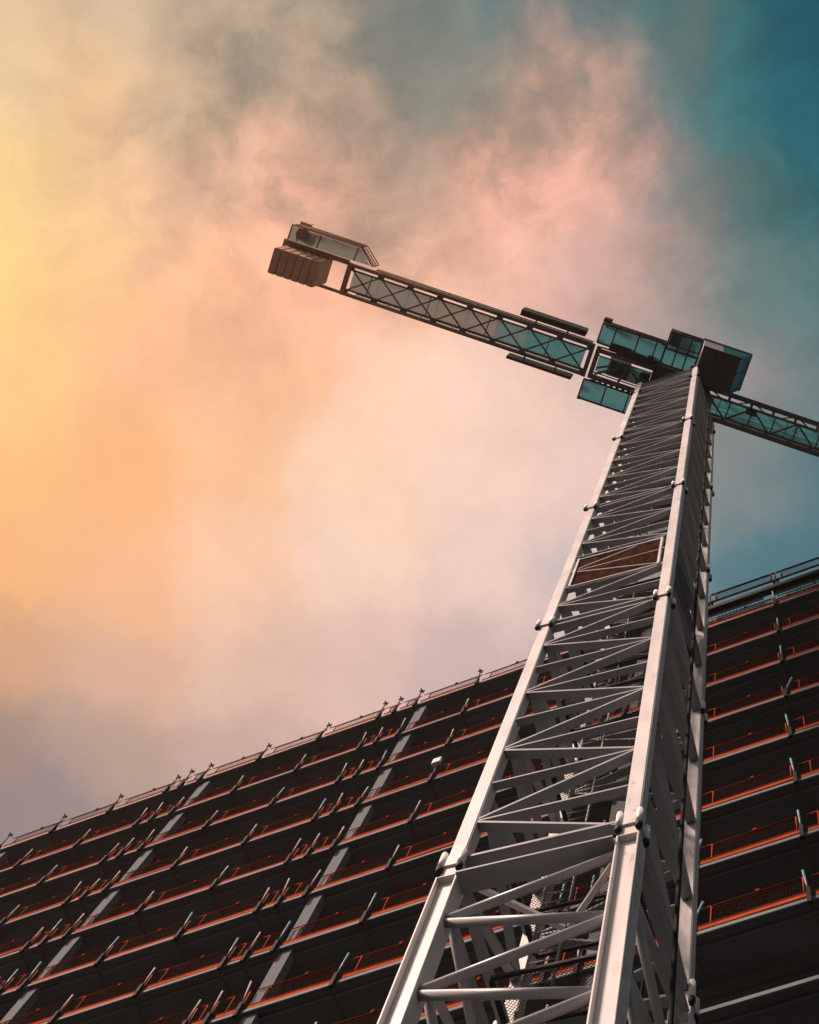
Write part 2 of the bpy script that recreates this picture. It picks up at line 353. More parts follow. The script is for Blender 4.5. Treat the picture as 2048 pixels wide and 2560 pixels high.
# ------------------------------------------------------------------ guard posts and barriers along the slab edges
def make_post(kind):
    root = empty('guard_post')
    c = MB()
    c.box(-0.042, 0.042, -0.095, -0.012, -0.40, 0.24)              # back of the clamp, in front of the slab edge
    c.box(-0.024, 0.024, -0.012, 0.30, 0.004, 0.05)                # upper jaw
    c.box(-0.02, 0.02, -0.03, 0.02, 0.05, 0.16)
    cl = c.build('clamp', M['clamp'], root)
    s = MB(); s.box(-0.018, 0.018, -0.012, 0.78, -0.42, -0.37)
    s.tube([(0, 0.70, -0.50), (0, 0.70, -0.24)], 0.016, 6)
    s.box(-0.05, 0.05, 0.685, 0.715, -0.515, -0.495); s.build('clamp_screw', M['rust'], cl)
    p = MB(); p.tube([(0, 0, 0), (0, 0, 1.15)], 0.027 if kind == 'teal' else 0.021, 8)
    po = p.build('pole', M[{'teal': 'teal', 'top': 'clamp'}.get(kind, 'galv')], root, loc=(0, -0.045, 0.15))
    b = MB(); b.box(-0.028, 0.028, -0.03, 0.03, -0.06, 0.10); b.build('socket', M['clamp' if kind == 'top' else 'galv'], po)
    return root
def make_top_post():
    root = make_post('top')
    pole = [c for c in kids(root) if c.name.startswith('pole')][0]
    t_ = MB(); t_.bar((-0.09, -0.02, 1.12), (0.09, 0.02, 1.17), 0.035, 0.05); t_.bar((0.0, -0.09, 1.16), (0.02, 0.08, 1.14), 0.035, 0.04)
    t_.tube([(0.0, 0, 1.1), (-0.06, -0.03, 1.30)], 0.010, 6); t_.build('wing_clamp', M['clamp'], pole)
    return root
def make_barrier(L):
    root = empty('mesh_barrier')
    x0 = min(0.32, L * 0.35); x1 = L - 0.06
    tb = MB(); tb.box(0.09, x1 + 0.03, -0.022, 0.0, 0.07, 0.24); tb.box(0.09, x1 + 0.03, -0.036, -0.022, 0.228, 0.24)
    tb.build('toe_board', M['orange'], root)
    fm = MB()
    fm.tube([(0.05, 0.02, 0.13), (x0 - 0.03, 0.02, 0.14), (x0 - 0.01, 0.02, 0.17), (x0, 0.02, 1.08), (x0 - 0.03, 0.02, 1.12), (x0 - 0.16, 0.02, 1.12)], 0.017, 6)
    fm.build('end_frame', M['orange'], root)
    fm = MB(); fm.tube([(x1 - 0.05, 0.02, 0.10), (x1 - 0.05, 0.02, 1.12)], 0.014, 6); fm.build('end_frame', M['orange'], root)
    tr = MB(); tr.tube([(0.05, 0.02, 1.12), (x1 + 0.05, 0.02, 1.12)], 0.013, 6); tr.tube([(x0, 0.02, 1.0), (x1, 0.02, 1.0)], 0.008, 5); tr.box(x0 - 0.001, x0 + 0.02, 0.012, 0.03, 1.0, 1.12)
    if L > 1: tr.box((x0 + x1) / 2 - 0.04, (x0 + x1) / 2 + 0.04, -0.02, 0.03, 1.05, 1.17)
    tr.build('top_rail', M['dimorange'], root)
    ms = MB(); ms.quad((x0, 0.03, 0.14), (x1 - 0.05, 0.03, 0.14), (x1 - 0.05, 0.03, 1.12), (x0, 0.03, 1.12))
    ms.build('wire_mesh', M['mesh'], root)
    return root
ORD = ['top', 'second', 'third', 'fourth', 'fifth', 'sixth', 'seventh', 'eighth', 'ninth', 'tenth', 'eleventh']
NTH = ['first', 'second', 'third', 'fourth', 'fifth', 'sixth', 'seventh', 'eighth', 'ninth', 'tenth', 'eleventh', 'twelfth', 'thirteenth']
protos = {}
def instance(key, maker):
    if key not in protos:
        r = maker(); protos[key] = (r, {o.name: kids(o) for o in [r] + kids(r)}); return r
    r, cm = protos[key]
    c = r.copy(); COL.objects.link(c); c.parent = None
    for ch in cm[r.name]:
        d = ch.copy(); COL.objects.link(d); d.parent = c
        for gch in cm.get(ch.name, []):
            e = gch.copy(); COL.objects.link(e); e.parent = d
    return c
LOCAL = [0.0, 2.2, 4.42, 6.58, 7.15]            # post spacing inside one column bay of 7.85
posts = []
for cs in COLS[1:6]:
    for q in LOCAL: posts.append(cs - 0.05 + q)
posts.sort()
def where(s):
    """a phrase for the place along the facade, by the columns and the mast one can see"""
    if s < -23.4: return 'left of the left column', sorted([q for q in posts if q < -23.4], reverse=True), 'left'
    if s < -15.5: return 'right of the left column', [q for q in posts if -23.4 <= q < -15.5], 'right'
    if s < -6.2: return 'right of the right column', [q for q in posts if -15.5 <= q < -6.2], 'right'
    return 'right of the crane mast', [q for q in posts if q >= -6.2], 'right'
VIS = {0: (-33.5, 1.2), 1: (-31.5, 1.2), 2: (-30, 1.2), 3: (-29, 1.2), 4: (-28, 1.2), 5: (-26.5, 1.2), 6: (-25, 1.2), 7: (-20, 1.2), 8: (-17.5, 1.2)}
for k in range(0, 9):
    z = Z0 - H * k; fl = f'{ORD[k]} slab edge' + ('' if k == 0 else ' from the top')
    lo, hi = VIS[k]
    ps = [s for s in posts if lo < s < hi and not (k == 0 and s > -6.2)]
    for i, s in enumerate(ps):
        ph, lst, side = where(s); n = lst.index(s)
        teal = (s < -6 and k >= 5 and random.random() < 0.65) or (s > -6 and k >= 3) or random.random() < 0.06
        if k == 0: r = instance('post_top', make_top_post)
        elif teal: r = instance('post_teal', lambda: make_post('teal'))
        else: r = instance('post_galv', lambda: make_post('galv'))
        r.location = fp(s, 0.0, z); r.rotation_euler = (0, 0, BY)
        pole = [c for c in kids(r) if c.name.startswith('pole')][0]
        lean = random.uniform(-3, 3) if s < -6 else random.uniform(-13, 13)
        pole.rotation_euler = (R(random.uniform(-2, 3)), R(lean), 0)
        look = 'teal' if (teal and k) else 'grey'
        tag(r, f'{look} guard post, {fl}, {NTH[n]} post {ph}', 'guard post', 'guard posts clamped to the slab edges')
        nxt = posts[posts.index(s) + 1] if posts.index(s) + 1 < len(posts) else None
        if nxt is None: continue
        L = round(nxt - s, 2)
        b = instance(f'barrier{round(L, 1)}', lambda: make_barrier(L))
        b.location = fp(s, 0.03, z + random.uniform(0.0, 0.03)); b.rotation_euler = (0, R(random.uniform(-0.8, 0.8)), BY + R(random.uniform(-0.5, 0.5)))
        b.location = fp(s + 0.02, -0.03 - random.uniform(0, 0.02), b.location.z)
        tag(b, f'orange mesh barrier, {fl}, {NTH[n]} panel {ph}', 'barrier', 'orange mesh barriers along the slab edges')
# the raised barrier on the roof at the right, on slanting struts
RB = [s for s in posts if s > -6.2]
for i, s in enumerate(RB):
    rp = empty('roof_post', fp(s, -0.36, Z0), BY)
    MB().bar((0.14, -0.02, 0.0), (0.0, 0, 1.35), 0.045, 0.045, (0, 1, 0)).build('strut', M['clamp'], rp)
    pl = MB(); pl.tube([(0, 0, 1.25), (0, 0, 2.55)], 0.028, 8); po = pl.build('pole', M['clamp'], rp)
    MB().box(-0.10, 0.10, -0.06, 0.06, 1.30, 1.48).build('socket', M['clamp'], po)
    tag(rp, f'dark slanting roof post with grey pole, {NTH[i]} right of the crane mast', 'roof post', 'posts of the raised roof barrier')
    if i + 1 < len(RB):
        L = RB[i + 1] - s
        b = empty('roof_barrier', fp(s, -0.33, Z0 + 1.32), BY)
        f_ = MB(); f_.tube([(0.05, 0, 0.05), (L - 0.0, 0, 0.05)], 0.035, 8); f_.tube([(0.05, 0, 1.1), (L, 0, 1.1)], 0.035, 8)
        f_.tube([(0.22, 0, 0.05), (0.22, 0, 1.1)], 0.03, 8); f_.tube([(L - 0.12, 0, 0.05), (L - 0.12, 0, 1.1)], 0.03, 8)
        f_.build('frame', M['maroon'], b)
        MB().quad((0.22, 0.02, 0.08), (L - 0.12, 0.02, 0.08), (L - 0.12, 0.02, 1.1), (0.22, 0.02, 1.1)).build('wire_mesh', M['mesh'], b)
        tag(b, f'raised dark maroon rail barrier above the roof edge, {NTH[i]} right of the crane mast', 'barrier', 'raised barriers on the roof')
# glazed slot in the roof, right of the mast
for i, (a_, b_) in enumerate([(-5.6, -3.45), (-3.2, -1.2), (-1.1, 1.0)]):
    r = empty('slatted_panel', fp((a_ + b_) / 2, -0.36, Z0 - 0.15), BY); hl = (b_ - a_) / 2 - 0.04
    MB().box(-hl, hl, 0.01, 0.22, -0.012, 0.0).build('panel', M['louvre'], r)
    fr = MB(); fr.box(-hl, hl, 0.0, 0.012, -0.03, 0.03); fr.box(-hl, hl, 0.22, 0.235, -0.03, 0.03); fr.build('frame', M['clamp'], r)
    tag(r, f'pale slatted roof panel with sky behind, {NTH[i]} right of the crane mast', 'panel', 'slatted panels under the roof edge')

# ------------------------------------------------------------------ tower crane: mast
YAW = -0.2952; EXm = Vector((math.cos(YAW), math.sin(YAW), 0)); EYm = Vector((-EXm.y, EXm.x, 0))
CL = Vector((-0.7527, 6.9945, 0))                        # the leg nearest to the camera
MC = CL - EXm + EYm                                     # mast axis
crane = empty('tower_crane', MC, 0)
tag(crane, 'pale lattice tower crane with dark jib, stacked counterweights and boxy cab', 'tower crane')
ZJ0 = 19.3 + EYE; DZ = 11.0; BAY = 2.75; LG = 0.095
def leg_pos(i): return [(-1, -1), (1, -1), (1, 1), (-1, 1)][i]   # front left, front right, rear right, rear left
FACES = [(0, 1), (1, 2), (2, 3), (3, 0)]
def face_frame(a, b):
    A = Vector((*leg_pos(a), 0)); B = Vector((*leg_pos(b), 0)); d = (B - A).normalized(); n = Vector((d.y, -d.x, 0)); return A, B, d, n
def flat_bar(mb, p, q, n, th=0.05, dep=0.12):
    """flat member whose wide side runs into the mast"""
    mb.bar(p, q, dep, th, (q - p).cross(n).normalized()) if False else mb.bar(p, q, th, dep, n)
def zigzag(a, b, nb, bay, inset, start_b=True):
    """zigzag and horizontals of a face between leg a (mid-bay nodes) and leg b (bay nodes)"""
    A, B, d, n = face_frame(a, b); off = n * (LG - 0.075)
    A2 = A + d * inset + off; B2 = B - d * inset + off; dg, hz = [], []
    for k in range(nb):
        z0, zm, z1 = k * bay, (k + 0.5) * bay, (k + 1) * bay
        g_ = 0.05
        pb0 = B2 + Vector((0, 0, z0 + g_)); pa = A2 + Vector((0, 0, zm - g_)); pa2 = A2 + Vector((0, 0, zm + g_)); pb1 = B2 + Vector((0, 0, z1 - g_))
        dg += [(pb0, pa), (pa2, pb1)]
        hz += [(A2 + Vector((0, 0, zm)), B2 + Vector((0, 0, zm)))]
        if k < nb - 1: hz += [(A2 + Vector((0, 0, z1)), B2 + Vector((0, 0, z1)))]
    return dg, hz, n
def landing(parent, z, mirror=1, holes=True):
    pl = MB(); x0, x1, y0, y1 = -0.62, 0.78, -0.30, 0.80
    if mirror < 0: x0, x1 = -0.78, 0.62
    pl.quad((x0, y0, z), (x1, y0, z), (x1, y1, z), (x0, y1, z))
    o = pl.build('landing', M['expanded'], parent)
    f_ = MB()
    for yy in (y0, (y0 + y1) / 2, y1): f_.bar((x0, yy, z - 0.035), (x1, yy, z - 0.035), 0.04, 0.06)
    f_.bar((x0, y0 + 0.02, z - 0.036), (x0, y1 - 0.02, z - 0.036), 0.05, 0.06); f_.bar((x1, y0 + 0.02, z - 0.036), (x1, y1 - 0.02, z - 0.036), 0.05, 0.06)
    f_.build('landing_frame', M['dark'], parent); return o
def mast_section():
    root = MB()
    for fa in (2, 3):                                   # the two faces turned away: one lattice with the end frames
        dg, hz, n = zigzag(*FACES[fa], 4, BAY, LG)
        for p, q in dg + hz[1::2]: flat_bar(root, p, q, n, 0.05, 0.115)
    for zz in (0.16, DZ - 0.14):
        for fa in range(4):
            A, B, d, n = face_frame(*FACES[fa])
            off = n * (LG - 0.075)
            flat_bar(root, A + d * LG + off + Vector((0, 0, zz)), B - d * LG + off + Vector((0, 0, zz)), n, 0.06, 0.13)
    sec = root.build('mast_section', M['brace'], crane)
    for i in range(4):
        x, y = leg_pos(i)
        MB().box(x - LG, x + LG, y - LG, y + LG, 0.03, DZ - 0.03).build('leg', M['mast'], sec, bevel=0.012)
    for fa in (0, 1):
        dg, hz, n = zigzag(*FACES[fa], 4, BAY, LG)
        for p, q in dg:
            m_ = MB(); flat_bar(m_, p, q, n, 0.05, 0.12); m_.build('diagonal_brace', M['brace'], sec)
        for p, q in (hz if fa == 0 else hz[1::2]):
            m_ = MB(); flat_bar(m_, p, q, n, 0.045, 0.11); m_.build('horizontal_brace', M['brace'], sec)
    for i in range(4):                                  # bolt sleeves at the foot of every leg
        x, y = leg_pos(i)
        sx = 1 if x > 0 else -1; sy = 1 if y > 0 else -1
        spots = [(x - 0.118, y + sy * (LG + 0.028)), (x + 0.108, y + sy * (LG + 0.028)), (x + sx * (LG + 0.030), y - sy * 0.09)]
        for px, py in spots:
            s_ = MB(); s_.tube([(px, py, -0.16), (px, py, 0.22)], 0.040, 12); s_.tube([(px, py, 0.21), (px, py, 0.26)], 0.036, 10)
            so_ = s_.build('bolt_sleeve', M['mast'], sec)
            c_ = MB(); c_.tube([(px, py, -0.30), (px, py, -0.285), (px, py, -0.25), (px, py, -0.165)], [0.020, 0.034, 0.041, 0.040], 12)
            c_.build('bolt_cap', M['bolt'], sec)
        cb = MB(); cb.box(x - 0.15, x + 0.15, y - LG - 0.034 if sy < 0 else y + LG, y - LG if sy < 0 else y + LG + 0.034, -0.13, 0.19)
        cb.box(x - LG - 0.03 if sx < 0 else x + LG, x - LG if sx < 0 else x + LG + 0.03, y - 0.13, y + 0.13, -0.12, 0.18)
        cb.build('collar', M['mast'], sec, bevel=0.006)
    ld = MB()                                           # ladder
    for xx in (-0.72, -0.36): ld.tube([(xx, 0.55, 0.1), (xx, 0.55, DZ - 0.1)], 0.02, 6)
    for j in range(int(DZ / 0.3)): ld.tube([(-0.72, 0.55, 0.25 + j * 0.3), (-0.36, 0.55, 0.25 + j * 0.3)], 0.011, 5)
    ld.build('ladder', M['brace'], sec)
    for j, zz in enumerate((1.7, 5.4, 9.1)): landing(sec, zz, 1 if j % 2 else -1)
    return sec
sec0 = mast_section()
sec0.location = (0, 0, ZJ0); sec0.rotation_euler = (0, 0, YAW)
sk = kids(sec0)
for j in range(1, 4):
    c = sec0.copy(); COL.objects.link(c); c.parent = crane; c.location = (0, 0, ZJ0 + j * DZ)
    for ch in sk:
        d = ch.copy(); COL.objects.link(d); d.parent = c
# short head section
HZ = ZJ0 + 4 * DZ; HH = 2.9
hm = MB()
for fa in range(4):
    dg, hz, n = zigzag(*FACES[fa], 2, HH / 2, LG)
    for p, q in dg + hz: flat_bar(hm, p, q, n)
head = hm.build('mast_head', M['brace'], crane, loc=(0, 0, HZ), rz=YAW)
for i in range(4):
    x, y = leg_pos(i); MB().box(x - LG, x + LG, y - LG, y + LG, 0.03, HH).build('leg', M['mast'], head, bevel=0.012)
    for zz in (0.0, HH):
        s_ = MB(); s_.tube([(x - 0.12, y - 0.13, zz - 0.16), (x - 0.12, y - 0.13, zz + 0.18)], 0.047, 12); s_.tube([(x + 0.14, y - 0.09, zz - 0.16), (x + 0.14, y - 0.09, zz + 0.18)], 0.047, 12)
        s_.build('bolt_sleeve', M['dark'], head)
# base section: open H-profile legs with round tubes
BZ = ZJ0 - 0.42
base = empty('base_section', (0, 0, 0), YAW, crane)
hw = 0.125
for i in range(4):
    x, y = leg_pos(i); sy = 1 if y > 0 else -1; m_ = MB()
    yo = y + sy * hw; yi = y - sy * hw
    lo_, hi_ = min(yo, yi), max(yo, yi)
    m_.box(x - hw, x - hw + 0.022, lo_, hi_, 0.3, BZ); m_.box(x + hw - 0.022, x + hw, lo_, hi_, 0.3, BZ)      # two flanges
    wy = y + sy * 0.045
    m_.box(x - hw + 0.0222, x + hw - 0.0222, min(wy, wy - sy * 0.02), max(wy, wy - sy * 0.02), 0.3, BZ - 0.002)   # web, set back
    m_.box(x - hw + 0.0224, x + hw - 0.0224, lo_ + 0.002, hi_ - 0.002, BZ - 0.028, BZ - 0.004)                       # cap plate
    m_.box(x - 0.10, x + 0.10, y - 0.10, y + 0.10, BZ + 0.002, ZJ0 + 0.02)
    m_.build('leg', M['mast'], base, bevel=0.004)
    MB().box(x - 0.3, x + 0.3, y - 0.3, y + 0.3, 0.26, 0.298).build('foot_plate', M['mast'], base)
NBB = 10; bb = 1.7
for fa in range(4):
    A, B, d, n = face_frame(*FACES[fa]); off = n * 0.02
    zt = BZ - 0.28
    for k in range(NBB):
        pb1 = B - d * hw + off + Vector((0, 0, zt - k * bb)); pa = A + d * hw + off + Vector((0, 0, zt - (k + 0.46) * bb)); pb0 = B - d * hw + off + Vector((0, 0, zt - (k + 1) * bb + 0.06))
        pa2 = pa - Vector((0, 0, 0.09))
        if pb0.z < 0.7: break
        for p, q in ((pb1, pa), (pa2, pb0)):
            MB().tube([p, q], 0.052, 14).build('tube_brace', M['tube'], base)
    hd = 0.13 if fa == 0 else 0.06
    t_ = MB(); t_.box(-0.86, 0.86, -hd, hd, -0.02, 0.02)
    o = t_.build('top_beam', M['brace'], base); c_ = (A + B) / 2 + n * 0.06; o.location = (c_.x, c_.y, BZ - 0.16)
    o.rotation_euler = (0, 0, math.atan2(d.y, d.x))
pb_ = MB(); pb_.bar((-0.9, -0.9, BZ + 0.30), (0.0, -0.15, BZ + 0.30), 0.06, 0.08); pb_.bar((0.9, -0.9, BZ + 0.30), (0.06, -0.15, BZ + 0.30), 0.06, 0.08)
pb_.build('plan_brace', M['mast'], base)
for zz, mir in ((BZ - 1.0, 1), (BZ - 3.3, -1), (BZ - 5.6, 1), (BZ - 8.0, -1), (BZ - 10.4, 1)): landing(base, zz, mir)
ld = MB()
for xx in (-0.72, -0.36): ld.tube([(xx, 0.55, 0.3), (xx, 0.55, BZ)], 0.02, 6)
for j in range(int(BZ / 0.3) - 1): ld.tube([(-0.72, 0.55, 0.5 + j * 0.3), (-0.36, 0.55, 0.5 + j * 0.3)], 0.011, 5)
ld.build('ladder', M['brace'], base)
ft = MB(); ft.box(-2.6, 2.6, -2.6, 2.6, -0.3, 0.255)
fo = ft.build('concrete_footing', M['footing'], None, bevel=0.03, loc=MC, rz=YAW)
tag(fo, 'square concrete footing slab under the tower crane mast', 'footing')

# ------------------------------------------------------------------ tower crane: top works (local x along the jib to the right, y away from the camera side)
JA = R(17.7); ZB = 68.0 + EYE
JO = Vector((-1.42, 8.24, 0)) - Vector((MC.x, MC.y, 0))
def jpart(mb, name, m, parent=None, bevel=0):
    if parent is None: return mb.build(name, m, crane, bevel, loc=(JO.x, JO.y, ZB), rz=JA)
    return mb.build(name, m, parent, bevel)
# slewing ring and turntable
sr = MB(); sr.tube([(0, 0, -1.72), (0, 0, -1.45)], 0.95, 28); sr.tube([(0, 0, -1.45), (0, 0, -1.2)], 1.08, 28); sr.tube([(0, 0, -1.2), (0, 0, -0.75)], 0.9, 28)
slew = jpart(sr, 'slewing_ring', M['jib'])
tt = MB(); tt.box(-1.15, 1.0, -0.95, 0.75, -0.75, 0.5); jpart(tt, 'turntable', M['dark'], slew, 0.03)
for sx, sy in ((-0.75, -0.62), (-0.7, 0.5), (0.72, -0.55)):       # slewing motors hanging beside the ring
    m_ = MB(); m_.tube([(sx, sy, -1.15), (sx, sy, -0.35)], 0.16, 14); m_.tube([(sx, sy, -0.35), (sx, sy, 0.25)], 0.12, 14); m_.box(sx - 0.2, sx + 0.2, sy - 0.2, sy + 0.2, -1.22, -1.16)
    jpart(m_, 'slewing_motor', M['dark'], slew)
for k in range(7):                                      # hoses and cables looping round the turntable
    a0 = random.uniform(0, 6.28); m_ = MB(); pts = []
    for j in range(9):
        q_ = j / 8; aa = a0 + q_ * random.uniform(1.2, 1.4)
        pts.append((math.cos(aa) * (1.15 + 0.1 * math.sin(q_ * 6)), math.sin(aa) * 0.95 - 0.1, -0.75 - 0.35 * math.sin(q_ * math.pi) + 0.15 * (k % 3)))
    m_.tube(pts, 0.022, 6); jpart(m_, 'hose', M['cable'], slew)
# counter jib: chords, end beam, crossed braces
S0, S1, T0, T1 = -12.75, -3.55, -0.82, 0.27
nb = 8; step = (S1 - S0) / nb
cj = MB()
for tt_ in (T0 + 0.17, T1 - 0.17):
    cj.box(S0, S1, tt_ - 0.03, tt_ + 0.03, 0.03, 0.14)
for k in range(nb + 1):
    xx = S0 + k * step
    for tt_, q in ((T0, 1), (T1, -1)): cj.box(xx - 0.12, xx + 0.12, min(tt_ + q * 0.06, tt_ + q * 0.17), max(tt_ + q * 0.06, tt_ + q * 0.17), 0.02, 0.12)
cjo = jpart(cj, 'counter_jib', M['jib'])
for a, b, mk in ((S0, S0 + 2.6 * step, 'jibflare'), (S0 + 2.6 * step + 0.01, S0 + 4.6 * step, 'jibflaremid'), (S0 + 4.6 * step + 0.01, S1, 'jib')):  # chord colours step down the painted flare towards the mast
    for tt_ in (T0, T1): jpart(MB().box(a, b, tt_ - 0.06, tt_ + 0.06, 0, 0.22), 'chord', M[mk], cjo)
for k in range(nb):
    a, b = S0 + k * step, S0 + (k + 1) * step
    w_ = MB(); w_.bar((a + 0.1, T0 + 0.19, 0.045), (b - 0.1, T1 - 0.19, 0.045), 0.055, 0.05); w_.bar((a + 0.1, T1 - 0.19, -0.012), (b - 0.1, T0 + 0.19, -0.012), 0.055, 0.05)
    jpart(w_, 'crossed_brace', M['jibflare' if k < 2 else 'jibflaremid' if k < 4 else 'jib'], cjo)
for k in (0, 2, 4, 6):
    xx = S0 + (k + 0.72) * step; jpart(MB().bar((xx, T0 + 0.2, 0.10), (xx - 0.02, T1 - 0.2, 0.10), 0.035, 0.04), 'cross_bar', M['jib'], cjo)
for k in range(nb):                                     # one grating sheet per bay, grey at the counterweights to teal near the mast
    d_ = MB(); d_.box(S0 + k * step + (0.12 if k == 0 else 0.0005), S0 + (k + 1) * step - (0.12 if k == nb - 1 else 0.0005), T0 + 0.20, T1 - 0.20, 0.15, 0.17)
    jpart(d_, 'deck', M[('deckgrey', 'deckgrey', 'deckgrey', 'deckpale', 'deckpale', 'deckmid', 'deck', 'deck')[k]], cjo)
def rail(pts, h=1.05, posts=None, mk='jib', parent=None, r=0.022):
    m_ = MB()
    for zz in (h, h * 0.55): m_.tube([(x, y, z + zz) for x, y, z in pts], r, 6)
    m_.tube([(x, y, z + 0.14) for x, y, z in pts], r * 1.2, 6)
    for (x0, y0, z0), (x1, y1, z1) in zip(pts[:-1], pts[1:]):
        L = math.hypot(x1 - x0, y1 - y0); n = max(1, round(L / 1.3))
        for i in range(n + 1):
            t_ = i / n; x = x0 + (x1 - x0) * t_; y = y0 + (y1 - y0) * t_; m_.tube([(x, y, z0), (x, y, z0 + h)], r, 6)
    return jpart(m_, 'handrail', M[mk], parent)
rail([(S0 + 0.8, T0 - 0.02, 0.22), (S1, T0 - 0.02, 0.22)], parent=cjo)
rail([(S0 + 0.3, T1 + 0.02, 0.22), (S1, T1 + 0.02, 0.22)], parent=cjo)
# joint of counter jib and slewing frame
jt = MB(); jt.box(-3.55, -3.40, T0 - 0.07, T1 + 0.07, -0.03, 0.25); jt.box(-3.32, -3.16, T0 - 0.05, T1 + 0.05, -0.02, 0.25)
jt.box(-3.16, -1.15, -0.80, -0.66, 0, 0.3); jt.box(-3.16, -1.15, 0.17, 0.33, 0, 0.3); jt.box(-3.16, -1.15, -0.58, -0.54, 0.02, 0.1); jt.box(-3.16, -1.15, 0.05, 0.09, 0.02, 0.1)
jt.bar((-3.1, 0.12, 0.02), (-2.0, -0.55, 0.02), 0.09, 0.07); jt.bar((-3.1, -0.1, 0.09), (-2.1, -0.6, 0.09), 0.07, 0.05); jt.bar((-2.0, -0.55, -0.03), (-1.3, 0.1, -0.03), 0.09, 0.07); jt.bar((-2.0, -0.6, 0.10), (-2.2, 0.14, 0.10), 0.09, 0.06)
sf = jpart(jt, 'slewing_frame', M['jib'])
jpart(MB().box(-2.75, -1.95, -0.56, 0.04, 0.30, 1.0).box(-1.55, -1.16, -0.5, 0.0, 0.3, 0.8), 'winch_cabinet', M['dark'], sf, 0.02)
jpart(MB().box(-3.14, -1.2, -0.53, 0.04, 0.26, 0.28), 'deck', M['deck'], sf)
mc = MB(); mc.box(-2.9, -2.1, -1.15, -0.84, 0.02, 0.7); mc.box(-2.08, -1.5, -1.08, -0.84, 0.02, 0.6); mc.box(-1.48, -1.25, -1.15, -0.84, 0.02, 0.55); mc.box(-2.6, -1.1, -0.98, -0.82, -0.08, 0.0)
jpart(mc, 'drive_motor', M['dark'], sf, 0.02)
# counterweight end frame and winch platform
ef = MB(); ef.box(S0 - 0.16, S0 - 0.002, T0 - 0.06, T1 + 0.06, -0.02, 0.24)
ef.box(-15.45, S0 - 0.162, T0 - 0.14, T0 + 0.04, 0.0, 0.26); ef.box(-14.9, S0 - 0.162, T1 - 0.05, T1 + 0.05, 0.0, 0.22); ef.box(-15.45, -15.3, T0 + 0.042, T1 - 0.1, 0.02, 0.22)
efo = jpart(ef, 'counterweight_frame', M['jibflare'])
wp = MB(); wp.prism([(-15.32, -0.98), (-15.30, -1.50), (-12.62, -1.50), (-12.12, -1.0)], 0.05, 0.07)
wpo = jpart(wp, 'winch_platform', M['deckgrey'])
wf = MB()
for a, b in (((-15.32, -0.98), (-15.30, -1.54)), ((-15.30, -1.54), (-12.60, -1.54)), ((-12.60, -1.54), (-12.02, -1.0)), ((-14.2, -1.0), (-14.16, -1.5)), ((-12.75, -1.0), (-12.70, -1.5)), ((-15.0, -1.0), (-15.02, -1.5))):
    wf.bar((*a, 0.02), (*b, 0.02), 0.045, 0.07)
jpart(wf, 'platform_frame', M['jibflare'], wpo)
rail([(-15.2, -1.56, 0.05), (-12.6, -1.56, 0.05), (-11.98, -1.02, 0.05)], mk='jibflare', parent=wpo)
dr = MB(); dr.tube([(-14.86, -1.30, -0.10), (-14.86, -1.30, 0.5)], 0.21, 24); jpart(dr, 'winch_drum', M['jibflare'], wpo)
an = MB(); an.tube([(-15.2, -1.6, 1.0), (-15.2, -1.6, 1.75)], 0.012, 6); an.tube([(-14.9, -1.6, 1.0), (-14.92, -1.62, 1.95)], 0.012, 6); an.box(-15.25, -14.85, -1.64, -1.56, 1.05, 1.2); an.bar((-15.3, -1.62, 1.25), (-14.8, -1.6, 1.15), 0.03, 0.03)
jpart(an, 'weather_mast', M['jibflare'], wpo)
for k in range(6):
    x0 = -15.27 + k * 0.29
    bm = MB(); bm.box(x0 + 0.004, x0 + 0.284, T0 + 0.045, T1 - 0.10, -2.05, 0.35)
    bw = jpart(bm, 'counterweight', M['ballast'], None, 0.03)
    jpart(MB().box(x0 + 0.07, x0 + 0.20, T0 + 0.030, T0 + 0.043, -0.35, -0.12), 'lifting_slot', M['dark'], bw)
# boards along both sides
for nm, y0, y1 in (('side_board', -1.27, -1.05), ('side_board', 0.50, 0.60)):
    sb = MB(); sb.box(-6.33, -3.86, y0, y1, -0.05, 1.1); so_ = jpart(sb, nm, M['dark'])
    bk = MB()
    for xx in (-5.7, -4.5): bk.box(xx - 0.03, xx + 0.03, min(y1 if y0 < 0 else 0.33, y0 if y0 > 0 else -0.88), max(y1 if y0 < 0 else 0.33, y0 if y0 > 0 else -0.88), 0.05, 0.12)
    jpart(bk, 'bracket', M['jib'], so_)
# service platforms
def platform(x0, x1, y0, y1, z, divs, rails):
    d_ = MB(); d_.box(x0, x1, y0, y1, z + 0.05, z + 0.07); po = jpart(d_, 'service_platform', M['deck'])
    f_ = MB()
    for yy in (y0, y1): f_.bar((x0, yy, z), (x1, yy, z), 0.06, 0.09)
    for q in [0] + divs + [1]: xx = x0 + (x1 - x0) * q; f_.bar((xx, y0, z - 0.003), (xx, y1, z - 0.003), 0.05, 0.08)
    jpart(f_, 'platform_frame', M['dark'], po); rail(rails, parent=po, mk='dark'); return po
for sx, sy in ((-3.36, 1.10), (-1.05, 1.10), (-0.05, -2.18), (-1.1, -1.70)):
    m_ = MB(); m_.box(sx - 0.06, sx + 0.06, sy - 0.05, sy + 0.05, -0.16, -0.03); m_.tube([(sx, sy, -0.03), (sx, sy, 0.4)], 0.02, 6); jpart(m_, 'work_lamp', M['dark'], sf)
m_ = MB()
for k in range(9): m_.box(-3.1 + k * 0.22, -2.98 + k * 0.22, 0.34, 0.39, 0.02 + 0.05 * (k % 2), 0.12 + 0.04 * (k % 3))
m_.tube([(-3.2, -0.87, 0.05), (-2.6, -0.9, -0.08), (-2.0, -0.86, 0.02), (-1.4, -0.9, -0.06), (-0.9, -0.86, 0.05)], 0.028, 6)
